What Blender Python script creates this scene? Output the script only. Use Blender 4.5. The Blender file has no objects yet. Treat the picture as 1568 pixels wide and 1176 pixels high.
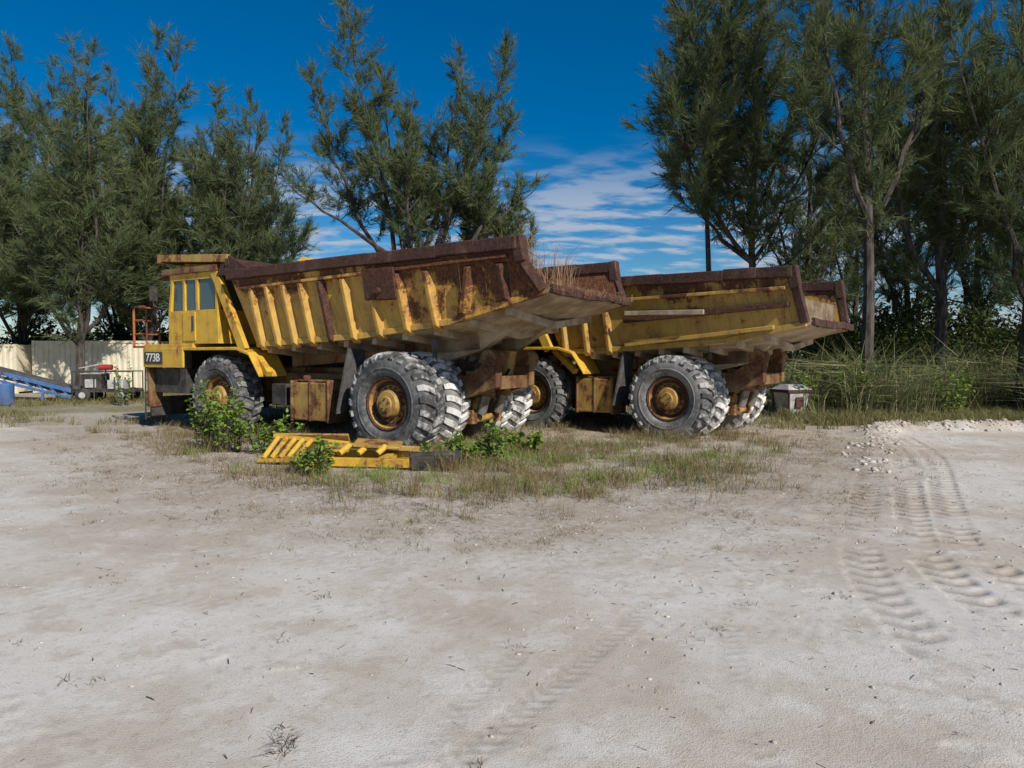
import bpy, bmesh, math, random
import numpy as np
from mathutils import Vector, Matrix
R=np.random.default_rng(7); random.seed(7)
scene=bpy.context.scene
rad=math.radians

# ------------------------------------------------------------------ materials
def newmat(name):
    m=bpy.data.materials.new(name); m.use_nodes=True
    nt=m.node_tree; b=nt.nodes['Principled BSDF']
    return m,nt,b
def N(nt,t,**k):
    n=nt.nodes.new(t)
    for a,v in k.items(): setattr(n,a,v)
    return n
def mixc(nt,fac,a,b,blend='MIX'):
    n=N(nt,'ShaderNodeMix',data_type='RGBA',blend_type=blend)
    for i,v in ((0,fac),(6,a),(7,b)):
        if hasattr(v,'is_linked'): nt.links.new(v,n.inputs[i])
        elif i==0: n.inputs[0].default_value=v
        else: n.inputs[i].default_value=(*v,1)
    return n.outputs[2]
def math_(nt,op,a,b=0.0,c=0.0,clamp=False):
    n=N(nt,'ShaderNodeMath',operation=op); n.use_clamp=clamp
    for i,v in enumerate((a,b,c)):
        if hasattr(v,'is_linked'): nt.links.new(v,n.inputs[i])
        else: n.inputs[i].default_value=v
    return n.outputs[0]
def noise(nt,vec,scale,detail=4,rough=.6,stretch=None):
    if stretch:
        mp=N(nt,'ShaderNodeMapping'); nt.links.new(vec,mp.inputs[0]); mp.inputs['Scale'].default_value=stretch; vec=mp.outputs[0]
    n=N(nt,'ShaderNodeTexNoise'); nt.links.new(vec,n.inputs['Vector'])
    n.inputs['Scale'].default_value=scale; n.inputs['Detail'].default_value=min(detail,4); n.inputs['Roughness'].default_value=rough
    return n.outputs[0]
def ramp(nt,v,a,b):
    n=N(nt,'ShaderNodeMapRange',interpolation_type='SMOOTHSTEP'); nt.links.new(v,n.inputs[0])
    n.inputs[1].default_value=a; n.inputs[2].default_value=b
    return n.outputs[0]
def bump(nt,b,h,dist,strength=1):
    n=N(nt,'ShaderNodeBump'); n.inputs['Strength'].default_value=strength; n.inputs['Distance'].default_value=dist
    nt.links.new(h,n.inputs['Height']); nt.links.new(n.outputs[0],b.inputs['Normal'])
def objco(nt): return N(nt,'ShaderNodeTexCoord').outputs['Object']

def paint(name,base,base2,amount=.5,ztop=None,zspan=1.0,rough=.55,rust1=(.075,.033,.02),rust2=(.18,.072,.03),xrust=None,zg=.16,streak=.30):
    m,nt,b=newmat(name); co=objco(nt)
    n1=noise(nt,co,1.6,4,.65); n2=noise(nt,co,1.0,4,.6,(3.5,3.5,.7)); n3=noise(nt,co,16,4,.7)
    s=math_(nt,'ADD',math_(nt,'MULTIPLY',n1,.8-streak),math_(nt,'ADD',math_(nt,'MULTIPLY',n2,streak),math_(nt,'MULTIPLY',n3,.2)))
    sx=N(nt,'ShaderNodeSeparateXYZ'); nt.links.new(co,sx.inputs[0])
    if ztop is not None:
        g=math_(nt,'MULTIPLY',math_(nt,'SUBTRACT',sx.outputs[2],ztop-zspan),zg/zspan)
        s=math_(nt,'ADD',s,math_(nt,'MAXIMUM',g,-.03))
    if xrust is not None: # more rust towards the tail
        g=math_(nt,'MULTIPLY',math_(nt,'SUBTRACT',xrust,sx.outputs[0]),.028)
        s=math_(nt,'ADD',s,math_(nt,'MINIMUM',math_(nt,'MAXIMUM',g,-.05),.09))
    lo=.5+.16*(0.5-amount)*2
    mask=ramp(nt,s,lo-.015,lo+.035)
    edge=ramp(nt,s,lo-.08,lo)
    pc=mixc(nt,ramp(nt,noise(nt,co,2.2,4,.6),.35,.7),base,base2)
    pc=mixc(nt,math_(nt,'MULTIPLY',edge,.6),pc,(base[0]*.62,base[1]*.42,base[2]*.45))
    dirt=ramp(nt,noise(nt,co,3.2,4,.7,(1.3,1.3,.6)),.46,.74)
    pc=mixc(nt,math_(nt,'MULTIPLY',dirt,.5),pc,(.20,.14,.085))
    rc=mixc(nt,ramp(nt,n3,.4,.65),rust1,rust2)
    c=mixc(nt,mask,pc,rc)
    nt.links.new(c,b.inputs['Base Color'])
    r=math_(nt,'ADD',math_(nt,'MULTIPLY',mask,.35),rough,clamp=True); nt.links.new(r,b.inputs['Roughness'])
    b.inputs['Specular IOR Level'].default_value=.35
    bump(nt,b,math_(nt,'MULTIPLY',n3,math_(nt,'ADD',mask,.25)),.012,.7)
    return m
def simple(name,c1,c2,scale=4,rough=.8,bd=.01,spec=.3,metal=0,stretch=None,lo=.35,hi=.65):
    m,nt,b=newmat(name); co=objco(nt); n=noise(nt,co,scale,4,.65,stretch)
    nt.links.new(mixc(nt,ramp(nt,n,lo,hi),c1,c2),b.inputs['Base Color'])
    b.inputs['Roughness'].default_value=rough; b.inputs['Specular IOR Level'].default_value=spec; b.inputs['Metallic'].default_value=metal
    bump(nt,b,noise(nt,co,scale*4,3,.7),bd,.8)
    return m
M={}
M['bed']=paint('rusty_bed_paint',(.60,.37,.075),(.50,.285,.06),.40,4.38,.80,xrust=-.5,rust1=(.085,.035,.02),rust2=(.2,.08,.03))
M['bed2']=paint('faded_bed_paint',(.50,.32,.07),(.38,.24,.06),.34,4.15,.6)
M['yel']=paint('yellow_paint',(.64,.40,.045),(.55,.33,.04),.20)
M['rim']=paint('rusty_rim_paint',(.46,.30,.075),(.36,.22,.06),.40)
M['frame']=paint('dirty_frame_paint',(.28,.185,.07),(.16,.105,.05),.46)
M['rust']=paint('rusted_steel',(.10,.05,.035),(.07,.035,.028),.75,rust1=(.055,.026,.02),rust2=(.13,.055,.03))
M['rail']=paint('top_rail_rust',(.10,.048,.034),(.075,.036,.028),.6,rust1=(.04,.021,.017),rust2=(.09,.04,.026))
M['under']=simple('pale_bed_underside',(.52,.42,.29),(.28,.2,.125),1.6,.85)
M['dark']=simple('grimy_black_steel',(.03,.028,.026),(.08,.07,.06),3,.7)
M['rubber_flap']=simple('rubber_flap',(.05,.05,.05),(.12,.115,.11),3,.85)
M['dirt']=simple('dirt_load',(.15,.1,.06),(.27,.2,.13),3,.95,.05)
M['orange']=paint('orange_handrail',(.5,.15,.04),(.4,.11,.03),.45)
M['plate']=simple('model_plate',(.04,.04,.035),(.06,.06,.05),9,.6)
M['white']=simple('white_letters',(.75,.75,.7),(.65,.65,.6),9,.6)
M['chrome']=simple('ram_steel',(.3,.28,.25),(.2,.16,.12),5,.45,metal=.6)
def tire_mat(name,a,b_,c_,lo=.38):
    m,nt,b=newmat(name); co=objco(nt)
    n1=noise(nt,co,1.5,4,.65); n2=noise(nt,co,9,4,.7)
    c=mixc(nt,ramp(nt,n1,lo,lo+.26),a,b_)
    c=mixc(nt,math_(nt,'MULTIPLY',ramp(nt,n2,.46,.68),.6),c,c_)
    nt.links.new(c,b.inputs['Base Color']); b.inputs['Roughness'].default_value=.9; b.inputs['Specular IOR Level'].default_value=.2
    bump(nt,b,n2,.008,.6); return m
M['tire']=tire_mat('dusty_tire_rubber',(.06,.06,.061),(.15,.148,.143),(.25,.245,.23))
M['tire2']=tire_mat('grey_dusty_tire_rubber',(.11,.11,.108),(.25,.245,.235),(.34,.33,.31))
M['tread']=simple('chalky_tread',(.16,.155,.15),(.74,.72,.68),2.6,.95,lo=.34,hi=.54)
M['tread_mid']=simple('dusty_tread',(.06,.06,.06),(.46,.45,.43),3.0,.95,lo=.42,hi=.62)
M['tread_dark']=simple('dusty_dark_tread',(.06,.06,.06),(.28,.275,.26),3.5,.95,lo=.38,hi=.66)
def glass():
    m,nt,b=newmat('cab_glass'); b.inputs['Base Color'].default_value=(.05,.085,.085,1); b.inputs['Roughness'].default_value=.12
    b.inputs['Specular IOR Level'].default_value=.8; return m
M['glass']=glass()
def foliage(name,c1,c2,c3,trans=.3):
    m,nt,b=newmat(name)
    a=N(nt,'ShaderNodeAttribute',attribute_name='tint')
    s=N(nt,'ShaderNodeSeparateColor'); nt.links.new(a.outputs[0],s.inputs[0])
    c=mixc(nt,s.outputs[0],c1,c2); c=mixc(nt,s.outputs[1],c,c3)
    nt.nodes.remove(b); d=N(nt,'ShaderNodeBsdfDiffuse'); nt.links.new(c,d.inputs[0])
    t=N(nt,'ShaderNodeBsdfTranslucent'); nt.links.new(c,t.inputs[0])
    mx=N(nt,'ShaderNodeMixShader'); mx.inputs[0].default_value=trans
    nt.links.new(d.outputs[0],mx.inputs[1]); nt.links.new(t.outputs[0],mx.inputs[2])
    nt.links.new(mx.outputs[0],nt.nodes['Material Output'].inputs[0]); return m
M['needle']=foliage('casuarina_needles',(.058,.092,.05),(.16,.20,.085),(.24,.21,.11),.35)
M['leaf']=foliage('thicket_leaves',(.02,.035,.014),(.07,.10,.03),(.12,.11,.045))
M['weed']=foliage('weed_leaves',(.10,.20,.03),(.25,.36,.07),(.32,.32,.1))
M['grass']=foliage('wild_grass',(.16,.16,.06),(.38,.30,.17),(.17,.11,.06))
M['greengrass']=foliage('verge_grass',(.13,.16,.05),(.34,.31,.15),(.24,.16,.08))
M['reed']=foliage('reed_blades',(.09,.14,.045),(.25,.27,.11),(.44,.36,.23))
M['straw']=foliage('dry_straw',(.36,.2,.12),(.48,.33,.2),(.25,.12,.07))
M['litter']=foliage('twig_litter',(.05,.038,.03),(.14,.11,.08),(.3,.26,.2),.05)
M['bark']=simple('casuarina_bark',(.035,.028,.025),(.11,.09,.078),5,.95,.03,stretch=(1,1,.3))

# ------------------------------------------------------------------ mesh helpers
class MB:
    def __init__(s): s.v=[];s.f=[];s.m=[]
    def add(s,vs,fs,m=0):
        o=len(s.v); s.v+= [tuple(x) for x in vs]
        for f in fs: s.f.append(tuple(i+o for i in f)); s.m.append(m)
    def hexa(s,p,m=0): # p: 4 bottom, 4 top
        s.add(p,[(0,3,2,1),(4,5,6,7),(0,1,5,4),(1,2,6,5),(2,3,7,6),(3,0,4,7)],m)
    def box(s,c,d,m=0,rot=None):
        x,y,z=d[0]/2,d[1]/2,d[2]/2
        p=[Vector(q) for q in ((-x,-y,-z),(x,-y,-z),(x,y,-z),(-x,y,-z),(-x,-y,z),(x,-y,z),(x,y,z),(-x,y,z))]
        if rot is not None:
            from mathutils import Euler
            e=Euler([rad(a) for a in rot]).to_matrix(); p=[e@q for q in p]
        s.hexa([q+Vector(c) for q in p],m)
    def bx(s,x0,x1,y0,y1,z0,z1,m=0): s.box(((x0+x1)/2,(y0+y1)/2,(z0+z1)/2),(abs(x1-x0),abs(y1-y0),abs(z1-z0)),m)
    def beam(s,p0,p1,w,h,m=0):
        p0=Vector(p0);p1=Vector(p1);d=(p1-p0).normalized()
        up=Vector((0,0,1)) if abs(d.z)<.95 else Vector((1,0,0))
        a=d.cross(up).normalized()*w/2; b=a.cross(d).normalized()*h/2
        s.hexa([p0-a-b,p0+a-b,p1+a-b,p1-a-b,p0-a+b,p0+a+b,p1+a+b,p1-a+b],m)
    def tube(s,pts,rs,n=8,m=0,cap=True):
        pts=[Vector(p) for p in pts]
        if not hasattr(rs,'__len__'): rs=[rs]*len(pts)
        vs=[];fs=[]
        for i,p in enumerate(pts):
            d=(pts[min(i+1,len(pts)-1)]-pts[max(i-1,0)]).normalized()
            up=Vector((0,0,1)) if abs(d.z)<.9 else Vector((1,0,0))
            a=d.cross(up).normalized(); b=a.cross(d)
            for k in range(n):
                t=2*math.pi*k/n; vs.append(p+(a*math.cos(t)+b*math.sin(t))*rs[i])
        for i in range(len(pts)-1):
            for k in range(n): fs.append((i*n+k,i*n+(k+1)%n,(i+1)*n+(k+1)%n,(i+1)*n+k))
        if cap: fs.append(tuple(range(n))); fs.append(tuple(range((len(pts)-1)*n,len(pts)*n)))
        s.add(vs,fs,m)
    def lathe(s,prof,c,n=48,sgn=1,ms=None): # prof (axial,r) axis y
        vs=[]
        for a,r in prof:
            for k in range(n):
                t=2*math.pi*k/n; vs.append((c[0]+r*math.cos(t),c[1]+a*sgn,c[2]+r*math.sin(t)))
        for i in range(len(prof)-1):
            m=ms[i] if ms else 0
            fs=[(i*n+k,i*n+(k+1)%n,(i+1)*n+(k+1)%n,(i+1)*n+k) for k in range(n)]
            if i==0: s.add(vs,fs,m); base=len(s.v)-len(vs)
            else:
                for f in fs: s.f.append(tuple(j+base for j in f)); s.m.append(m)
    def finish(s,name,mats,parent=None,bevel=0,smooth=True,loc=None,rotz=0):
        me=bpy.data.meshes.new(name); me.from_pydata(s.v,[],s.f)
        for x in mats: me.materials.append(M[x] if isinstance(x,str) else x)
        me.polygons.foreach_set('material_index',s.m)
        bm=bmesh.new(); bm.from_mesh(me); bmesh.ops.recalc_face_normals(bm,faces=bm.faces)
        for f in bm.faces: f.smooth=smooth
        for e in bm.edges:
            if len(e.link_faces)==2 and e.calc_face_angle(0)>.6: e.smooth=False
        bm.to_mesh(me); bm.free()
        o=bpy.data.objects.new(name,me); scene.collection.objects.link(o)
        if bevel:
            b=o.modifiers.new('bevel','BEVEL'); b.width=bevel; b.segments=2; b.limit_method='ANGLE'; b.angle_limit=rad(40); b.use_clamp_overlap=True
        if parent: o.parent=parent
        if loc: o.location=loc
        o.rotation_euler[2]=rotz
        return o
def empty(name,loc,rz=0):
    e=bpy.data.objects.new(name,None); scene.collection.objects.link(e); e.location=loc; e.rotation_euler[2]=rz; e.empty_display_size=.3; return e

def npmesh(name,V,F,mat,tint=None,parent=None,loc=(0,0,0)):
    V=np.asarray(V,dtype=np.float32); F=np.asarray(F,dtype=np.int32); k=F.shape[1]
    me=bpy.data.meshes.new(name)
    me.vertices.add(len(V)); me.vertices.foreach_set('co',V.ravel())
    me.loops.add(F.size); me.loops.foreach_set('vertex_index',F.ravel())
    me.polygons.add(len(F)); me.polygons.foreach_set('loop_start',np.arange(0,F.size,k,dtype=np.int32))
    me.update(calc_edges=True)
    if tint is not None:
        a=me.attributes.new('tint','FLOAT_COLOR','POINT')
        c=np.ones((len(V),4),dtype=np.float32); c[:,:tint.shape[1]]=tint; a.data.foreach_set('color',c.ravel())
    me.materials.append(mat)
    o=bpy.data.objects.new(name,me); scene.collection.objects.link(o); o.location=loc
    if parent: o.parent=parent
    return o

# ------------------------------------------------------------------ noise / ground
def h2(i,j,s):
    v=np.sin(i*127.1+j*311.7+s*74.7)*43758.5453; return v-np.floor(v)
def vn(x,y,s=0):
    xi=np.floor(x);yi=np.floor(y);fx=x-xi;fy=y-yi; fx=fx*fx*(3-2*fx); fy=fy*fy*(3-2*fy)
    return (h2(xi,yi,s)*(1-fx)+h2(xi+1,yi,s)*fx)*(1-fy)+(h2(xi,yi+1,s)*(1-fx)+h2(xi+1,yi+1,s)*fx)*fy
def fbm(x,y,s=0,o=4):
    t=0;a=.5
    for k in range(o):
        c,sn=math.cos(.6*k+s),math.sin(.6*k+s)
        t=t+a*vn((x*c-y*sn)*2**k+k*13.7,(x*sn+y*c)*2**k-k*7.3,s+k); a*=.5
    return t
def sst(v,a,b):
    t=np.clip((v-a)/(b-a),0,1); return t*t*(3-2*t)
def pathdist(x,y,P):
    best=np.full(x.shape,1e9); arc=np.zeros(x.shape); s0=0; side=np.zeros(x.shape)
    for (ax,ay),(bx,by) in zip(P[:-1],P[1:]):
        dx,dy=bx-ax,by-ay; L=math.hypot(dx,dy)
        t=np.clip(((x-ax)*dx+(y-ay)*dy)/(L*L),0,1)
        d=np.hypot(x-ax-t*dx,y-ay-t*dy); m=d<best
        best=np.where(m,d,best); arc=np.where(m,s0+t*L,arc); side=np.where(m,np.sign((x-ax)*dy-(y-ay)*dx),side); s0+=L
    return best,arc,side
def smoothpath(P,n=24):
    P=np.array(P,float); out=[]
    for i in range(len(P)-1):
        p0=P[max(i-1,0)];p1=P[i];p2=P[i+1];p3=P[min(i+2,len(P)-1)]
        for t in np.linspace(0,1,n//4,endpoint=False):
            out.append(tuple(.5*((2*p1)+(-p0+p2)*t+(2*p0-5*p1+4*p2-p3)*t*t+(-p0+3*p1-3*p2+p3)*t**3)))
    out.append(tuple(P[-1])); return out
# path, halfwidth, depth, tread amount, period
TRACKS=[(smoothpath([(10.2,18.5),(8.75,14.7),(6.5,10.6),(5.0,7.8),(4.75,6.4)]),.20,.030,1.0,.27),
        (smoothpath([(9.6,18.5),(8.1,14.7),(5.95,10.6),(4.42,7.5),(3.9,5.4)]),.20,.027,1.0,.27),
        (smoothpath([(8.9,18.2),(7.45,14.7),(5.3,10.6),(3.6,7.2),(3.0,5)]),.20,.014,.9,.27),
        (smoothpath([(12.5,16),(9.6,11.6),(7.6,8.8),(6.2,6.8)]),.22,.010,.8,.27),
        (smoothpath([(6.4,14.5),(4.2,10.6),(2.1,7.6),(.7,5.2),(-.1,3.9),(-1,2.5)]),.11,.008,1.0,.11),
        (smoothpath([(4.6,12.5),(2.6,9.6),(1.2,7.4),(.25,5.4),(-.5,3.9),(-1.4,2.5)]),.10,.005,1.0,.11),
        (smoothpath([(5.6,13),(3.9,9.8),(2.5,7.2),(1.6,5.2),(1.2,3)]),.10,.005,1.0,.11),
        (smoothpath([(-13,6.8),(-6,6.6),(-2,6.0),(1.5,5.5),(6,5.6),(12,6.8)]),.24,.005,.5,.15),
        (smoothpath([(-13,8.6),(-6,8.3),(-2,7.6),(1.5,7.0),(6,7.2),(12,8.4)]),.24,.005,.5,.15),
        (smoothpath([(-14,11.5),(-8,9.6),(-3,7.6),(0,6.9),(3,7.9),(6.3,12),(9,17)]),.24,.006,.4,.15)]
BERM=smoothpath([(40,21.5),(17,20.4),(13,20.0),(10.8,20.2),(9.5,18.6),(8.2,16.0),(7.1,14),(6.6,12.8)])
BLEN=sum(math.dist(a,b) for a,b in zip(BERM[:-1],BERM[1:]))
GPOLY=smoothpath([(-12,19),(-8.5,16.3),(-6.6,13.4),(-4.0,11.0),(-1.2,9.3),(1.0,9.4),(3.4,10.8),(6.0,14.2),(7.8,18.4),(10.5,22.2),(40,23)])
def inveg(x,y):
    d,a,s=pathdist(x,y,GPOLY); return d*np.where(s<0,1,-1)
def ground(x,y,full=True):
    x=np.asarray(x,float);y=np.asarray(y,float)
    h=.07*(fbm(x/5,y/5,1)-.5)+.006*(fbm(x/1.2,y/1.2,5)-.5)
    v=inveg(x,y); vm=sst(v,-1.5,1.5)
    h=h+vm*(.05*fbm(x/.5,y/.5,9)-.02)
    h=h+.35*sst(y,24,34)*fbm(x/8,y/8,31)
    d,a,s=pathdist(x,y,BERM)
    bh=.05+.21*(1-sst(a,BLEN-8.5,BLEN-5.5))
    bm_=np.exp(-(d/.42)**2)
    h=h+bh*bm_*(.6+.8*fbm(x/.35,y/.35,13))
    tm=np.zeros(x.shape)
    if full:
        rough=sst(fbm(x/2.2,y/2.2,21),.44,.6)*.7
        rr_=sst(x-.25*y,.8,2.8)
        rough=np.maximum(rough,rr_*sst(fbm(x/1.4,y/1.4,23),.3,.5))
        near=1-sst(y,14,24)
        cl=sst(fbm(x/.10,y/.10,17,2),.46,.60)
        h=h+near*(.003*(fbm(x/.3,y/.3,3)-.5)+.011*rough*cl*sst(fbm(x/.5,y/.5,27),.35,.55))
        for P,w,dep,tr,per in TRACKS:
            d,a,s=pathdist(x,y,P)
            m=1-sst(d,w*.85,w*1.08)
            brk=sst(fbm(x/.8,y/.8,40),.30,.44)
            chev=np.abs(np.mod((a+d*.6)/per,1)-.5)*2
            tread=sst(chev,.46,.60)
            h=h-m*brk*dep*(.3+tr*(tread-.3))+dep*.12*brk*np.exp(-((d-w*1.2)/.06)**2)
            tm=np.maximum(tm,m*brk*min(1,dep/.018)*(.12+.88*tread*tr))  # track mask, strongest in the tread grooves; drives their painted shadow
    return h,v,tm,bm_*(bh>.1)
def gh(x,y): return ground(x,y,False)[0]

def axis(fine_lo,fine_hi,stepf,lo,hi):
    a=[fine_lo]
    while a[-1]<fine_hi: a.append(a[-1]+stepf(a[-1]))
    st=stepf(a[-1]); b=a[-1]; up=[]
    while b<hi: st*=1.12; b+=st; up.append(b)
    st=stepf(a[0]); b=a[0]; dn=[]
    while b>lo: st*=1.15; b-=st; dn.append(b)
    return np.array(dn[::-1]+a+up)
xs=axis(-11,12,lambda t:.030,-1500,1500)
ys=axis(2.2,24,lambda t:.016+.0028*max(t,2.2),-400,2000)
X,Y=np.meshgrid(xs,ys)
H,V_,T_,B_=ground(X,Y)
far=1-sst(np.hypot(X,Y),60,200); H=H*far
nx,ny=len(xs),len(ys)
idx=np.arange(nx*ny).reshape(ny,nx)
F=np.stack([idx[:-1,:-1],idx[:-1,1:],idx[1:,1:],idx[1:,:-1]],-1).reshape(-1,4)
veg=sst(V_,-3.4,.6)*(.45+1.0*fbm(X/.9,Y/.9,55))
veg=np.clip(veg,0,1)
deep=sst(V_,3,9)*sst(fbm(X/3,Y/3,66),.25,.6)
leftfar=sst(Y,20,34)*sst(fbm(X/4,Y/3,67),.38,.52)
rightg=sst(Y,21.0,22.4)*sst(X,6,11)
green=np.clip(np.maximum(np.maximum(deep*sst(Y,20,26)*.9,leftfar*.8),rightg),0,1)
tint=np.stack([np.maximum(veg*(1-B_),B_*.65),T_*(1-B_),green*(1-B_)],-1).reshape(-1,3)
def ground_mat():
    m,nt,b=newmat('marl_ground')
    co=objco(nt)
    a=N(nt,'ShaderNodeAttribute',attribute_name='tint'); s=N(nt,'ShaderNodeSeparateColor'); nt.links.new(a.outputs[0],s.inputs[0])
    n0=noise(nt,co,.30,4,.6); n1=noise(nt,co,1.5,4,.7); n2=noise(nt,co,9,4,.75); n3=noise(nt,co,85,3,.75)
    c=mixc(nt,ramp(nt,n0,.40,.58),(.66,.62,.56),(.54,.475,.395))
    c=mixc(nt,math_(nt,'MULTIPLY',ramp(nt,n1,.50,.64),.55),c,(.72,.69,.64))
    c=mixc(nt,math_(nt,'MULTIPLY',math_(nt,'SUBTRACT',1.0,ramp(nt,n1,.36,.46)),.5),c,(.47,.395,.315))
    c=mixc(nt,math_(nt,'MULTIPLY',ramp(nt,n2,.53,.66),.40),c,(.40,.34,.27))
    vfac=math_(nt,'MULTIPLY',s.outputs[0],ramp(nt,n2,.28,.58))
    c=mixc(nt,math_(nt,'MULTIPLY',vfac,.72),c,(.37,.29,.21))
    c=mixc(nt,math_(nt,'MULTIPLY',math_(nt,'MULTIPLY',s.outputs[0],ramp(nt,n3,.51,.61)),.8),c,(.12,.095,.07))
    c=mixc(nt,math_(nt,'MULTIPLY',s.outputs[1],.62),c,(.27,.22,.175))  # tyre tracks: shadow of the tread grooves painted into the colour
    c=mixc(nt,math_(nt,'MULTIPLY',ramp(nt,n3,.56,.66),.55),c,(.27,.22,.175))
    c=mixc(nt,math_(nt,'MULTIPLY',s.outputs[2],ramp(nt,n2,.3,.5)),c,(.20,.18,.09))
    nt.links.new(c,b.inputs['Base Color']); b.inputs['Roughness'].default_value=.95; b.inputs['Specular IOR Level'].default_value=.1
    hh=math_(nt,'ADD',math_(nt,'MULTIPLY',n2,.14),math_(nt,'MULTIPLY',n3,.24))
    bump(nt,b,hh,.05,.75)
    return m
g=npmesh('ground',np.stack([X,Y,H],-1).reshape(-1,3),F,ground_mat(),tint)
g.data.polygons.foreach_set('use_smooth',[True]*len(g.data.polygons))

# ------------------------------------------------------------------ wheels
def wheel(mb,cx,yface,sgn,Rr,w,hub=True):
    """outer face at y=yface, tire extends inward (toward -sgn). mats:0 tire 1 tread 2 rim 3 rust 4 dark"""
    cz=Rr-.03; c=(cx,yface,cz); ri=.50*Rr
    prof=[(-w*.93,ri*1.02),(-w,.72*Rr),(-w*.97,.88*Rr),(-w*.90,.945*Rr),(-w*.5,.955*Rr),(-w*.10,.945*Rr),(-w*.03,.88*Rr),(0,.74*Rr),(-.01,.62*Rr),(-.05,.545*Rr),(-.10,ri*1.03),(-.12,ri)]
    mb.lathe(prof,c,56,sgn,[0]*11)
    rim=[(-.085,ri*1.04),(-.06,ri*.99),(-.10,ri*.93),(-.2,ri*.88),(-.23,ri*.72),(-.22,ri*.56),(-.09,ri*.52),(-.06,ri*.47),(-.05,ri*.30),(-.02,ri*.28),(-.02,0.001)]
    mb.lathe(rim,c,40,sgn,[3,3,2,3,2,2,2,2,2,2])
    mb.lathe([(-w*.95,ri*1.03),(-w*.7,ri*.9),(-w*.7,.001)],c,32,sgn,[4,4])
    for k in range(16):
        t=2*math.pi*k/16; r=ri*.64
        p=Vector((cx+r*math.cos(t),yface-.225*sgn,cz+r*math.sin(t))); mb.tube([p,p+Vector((0,.04*sgn,0))],.022,6,3)
    for k in range(5):
        t=2*math.pi*k/5+.3; r=ri*.2
        p=Vector((cx+r*math.cos(t),yface-.025*sgn,cz+r*math.sin(t))); mb.tube([p,p+Vector((0,.03*sgn,0))],.02,6,3)
    nl=25
    for side in (0,1):
        for k in range(nl):
            t0=2*math.pi*(k+.5*side)/nl
            def P(a,t,r): return (cx+r*math.cos(t),yface+a*sgn,cz+r*math.sin(t))
            tw=2*math.pi/nl*.28; sk=.12
            segs=[(0.008,.88,0.0),(-.06*w/.68,.982,0.02),(-w*.27,1.0,sk*.5),(-w*.47,1.0,sk)] if side==0 else [(-w-.008,.88,0.0),(-w+.06*w/.68,.982,0.02),(-w*.73,1.0,sk*.5),(-w*.53,1.0,sk)]
            for (a0,r0,s0),(a1,r1,s1) in zip(segs[:-1],segs[1:]):
                b0=r0-.09;b1=r1-.06
                ain=a0-.05 if side==0 else a0+.05
                mb.hexa([P(ain,t0+s0-tw,b0*Rr),P(a1,t0+s1-tw,b1*Rr),P(a1,t0+s1+tw,b1*Rr),P(ain,t0+s0+tw,b0*Rr),
                         P(a0,t0+s0-tw*.85,r0*Rr),P(a1,t0+s1-tw*.85,r1*Rr),P(a1,t0+s1+tw*.85,r1*Rr),P(a0,t0+s0+tw*.85,r0*Rr)],1)
    mb.lathe([(.0,.70*Rr),(.012,.69*Rr),(.012,.675*Rr),(-.004,.665*Rr)],c,56,sgn,[0,0,0])

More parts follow.
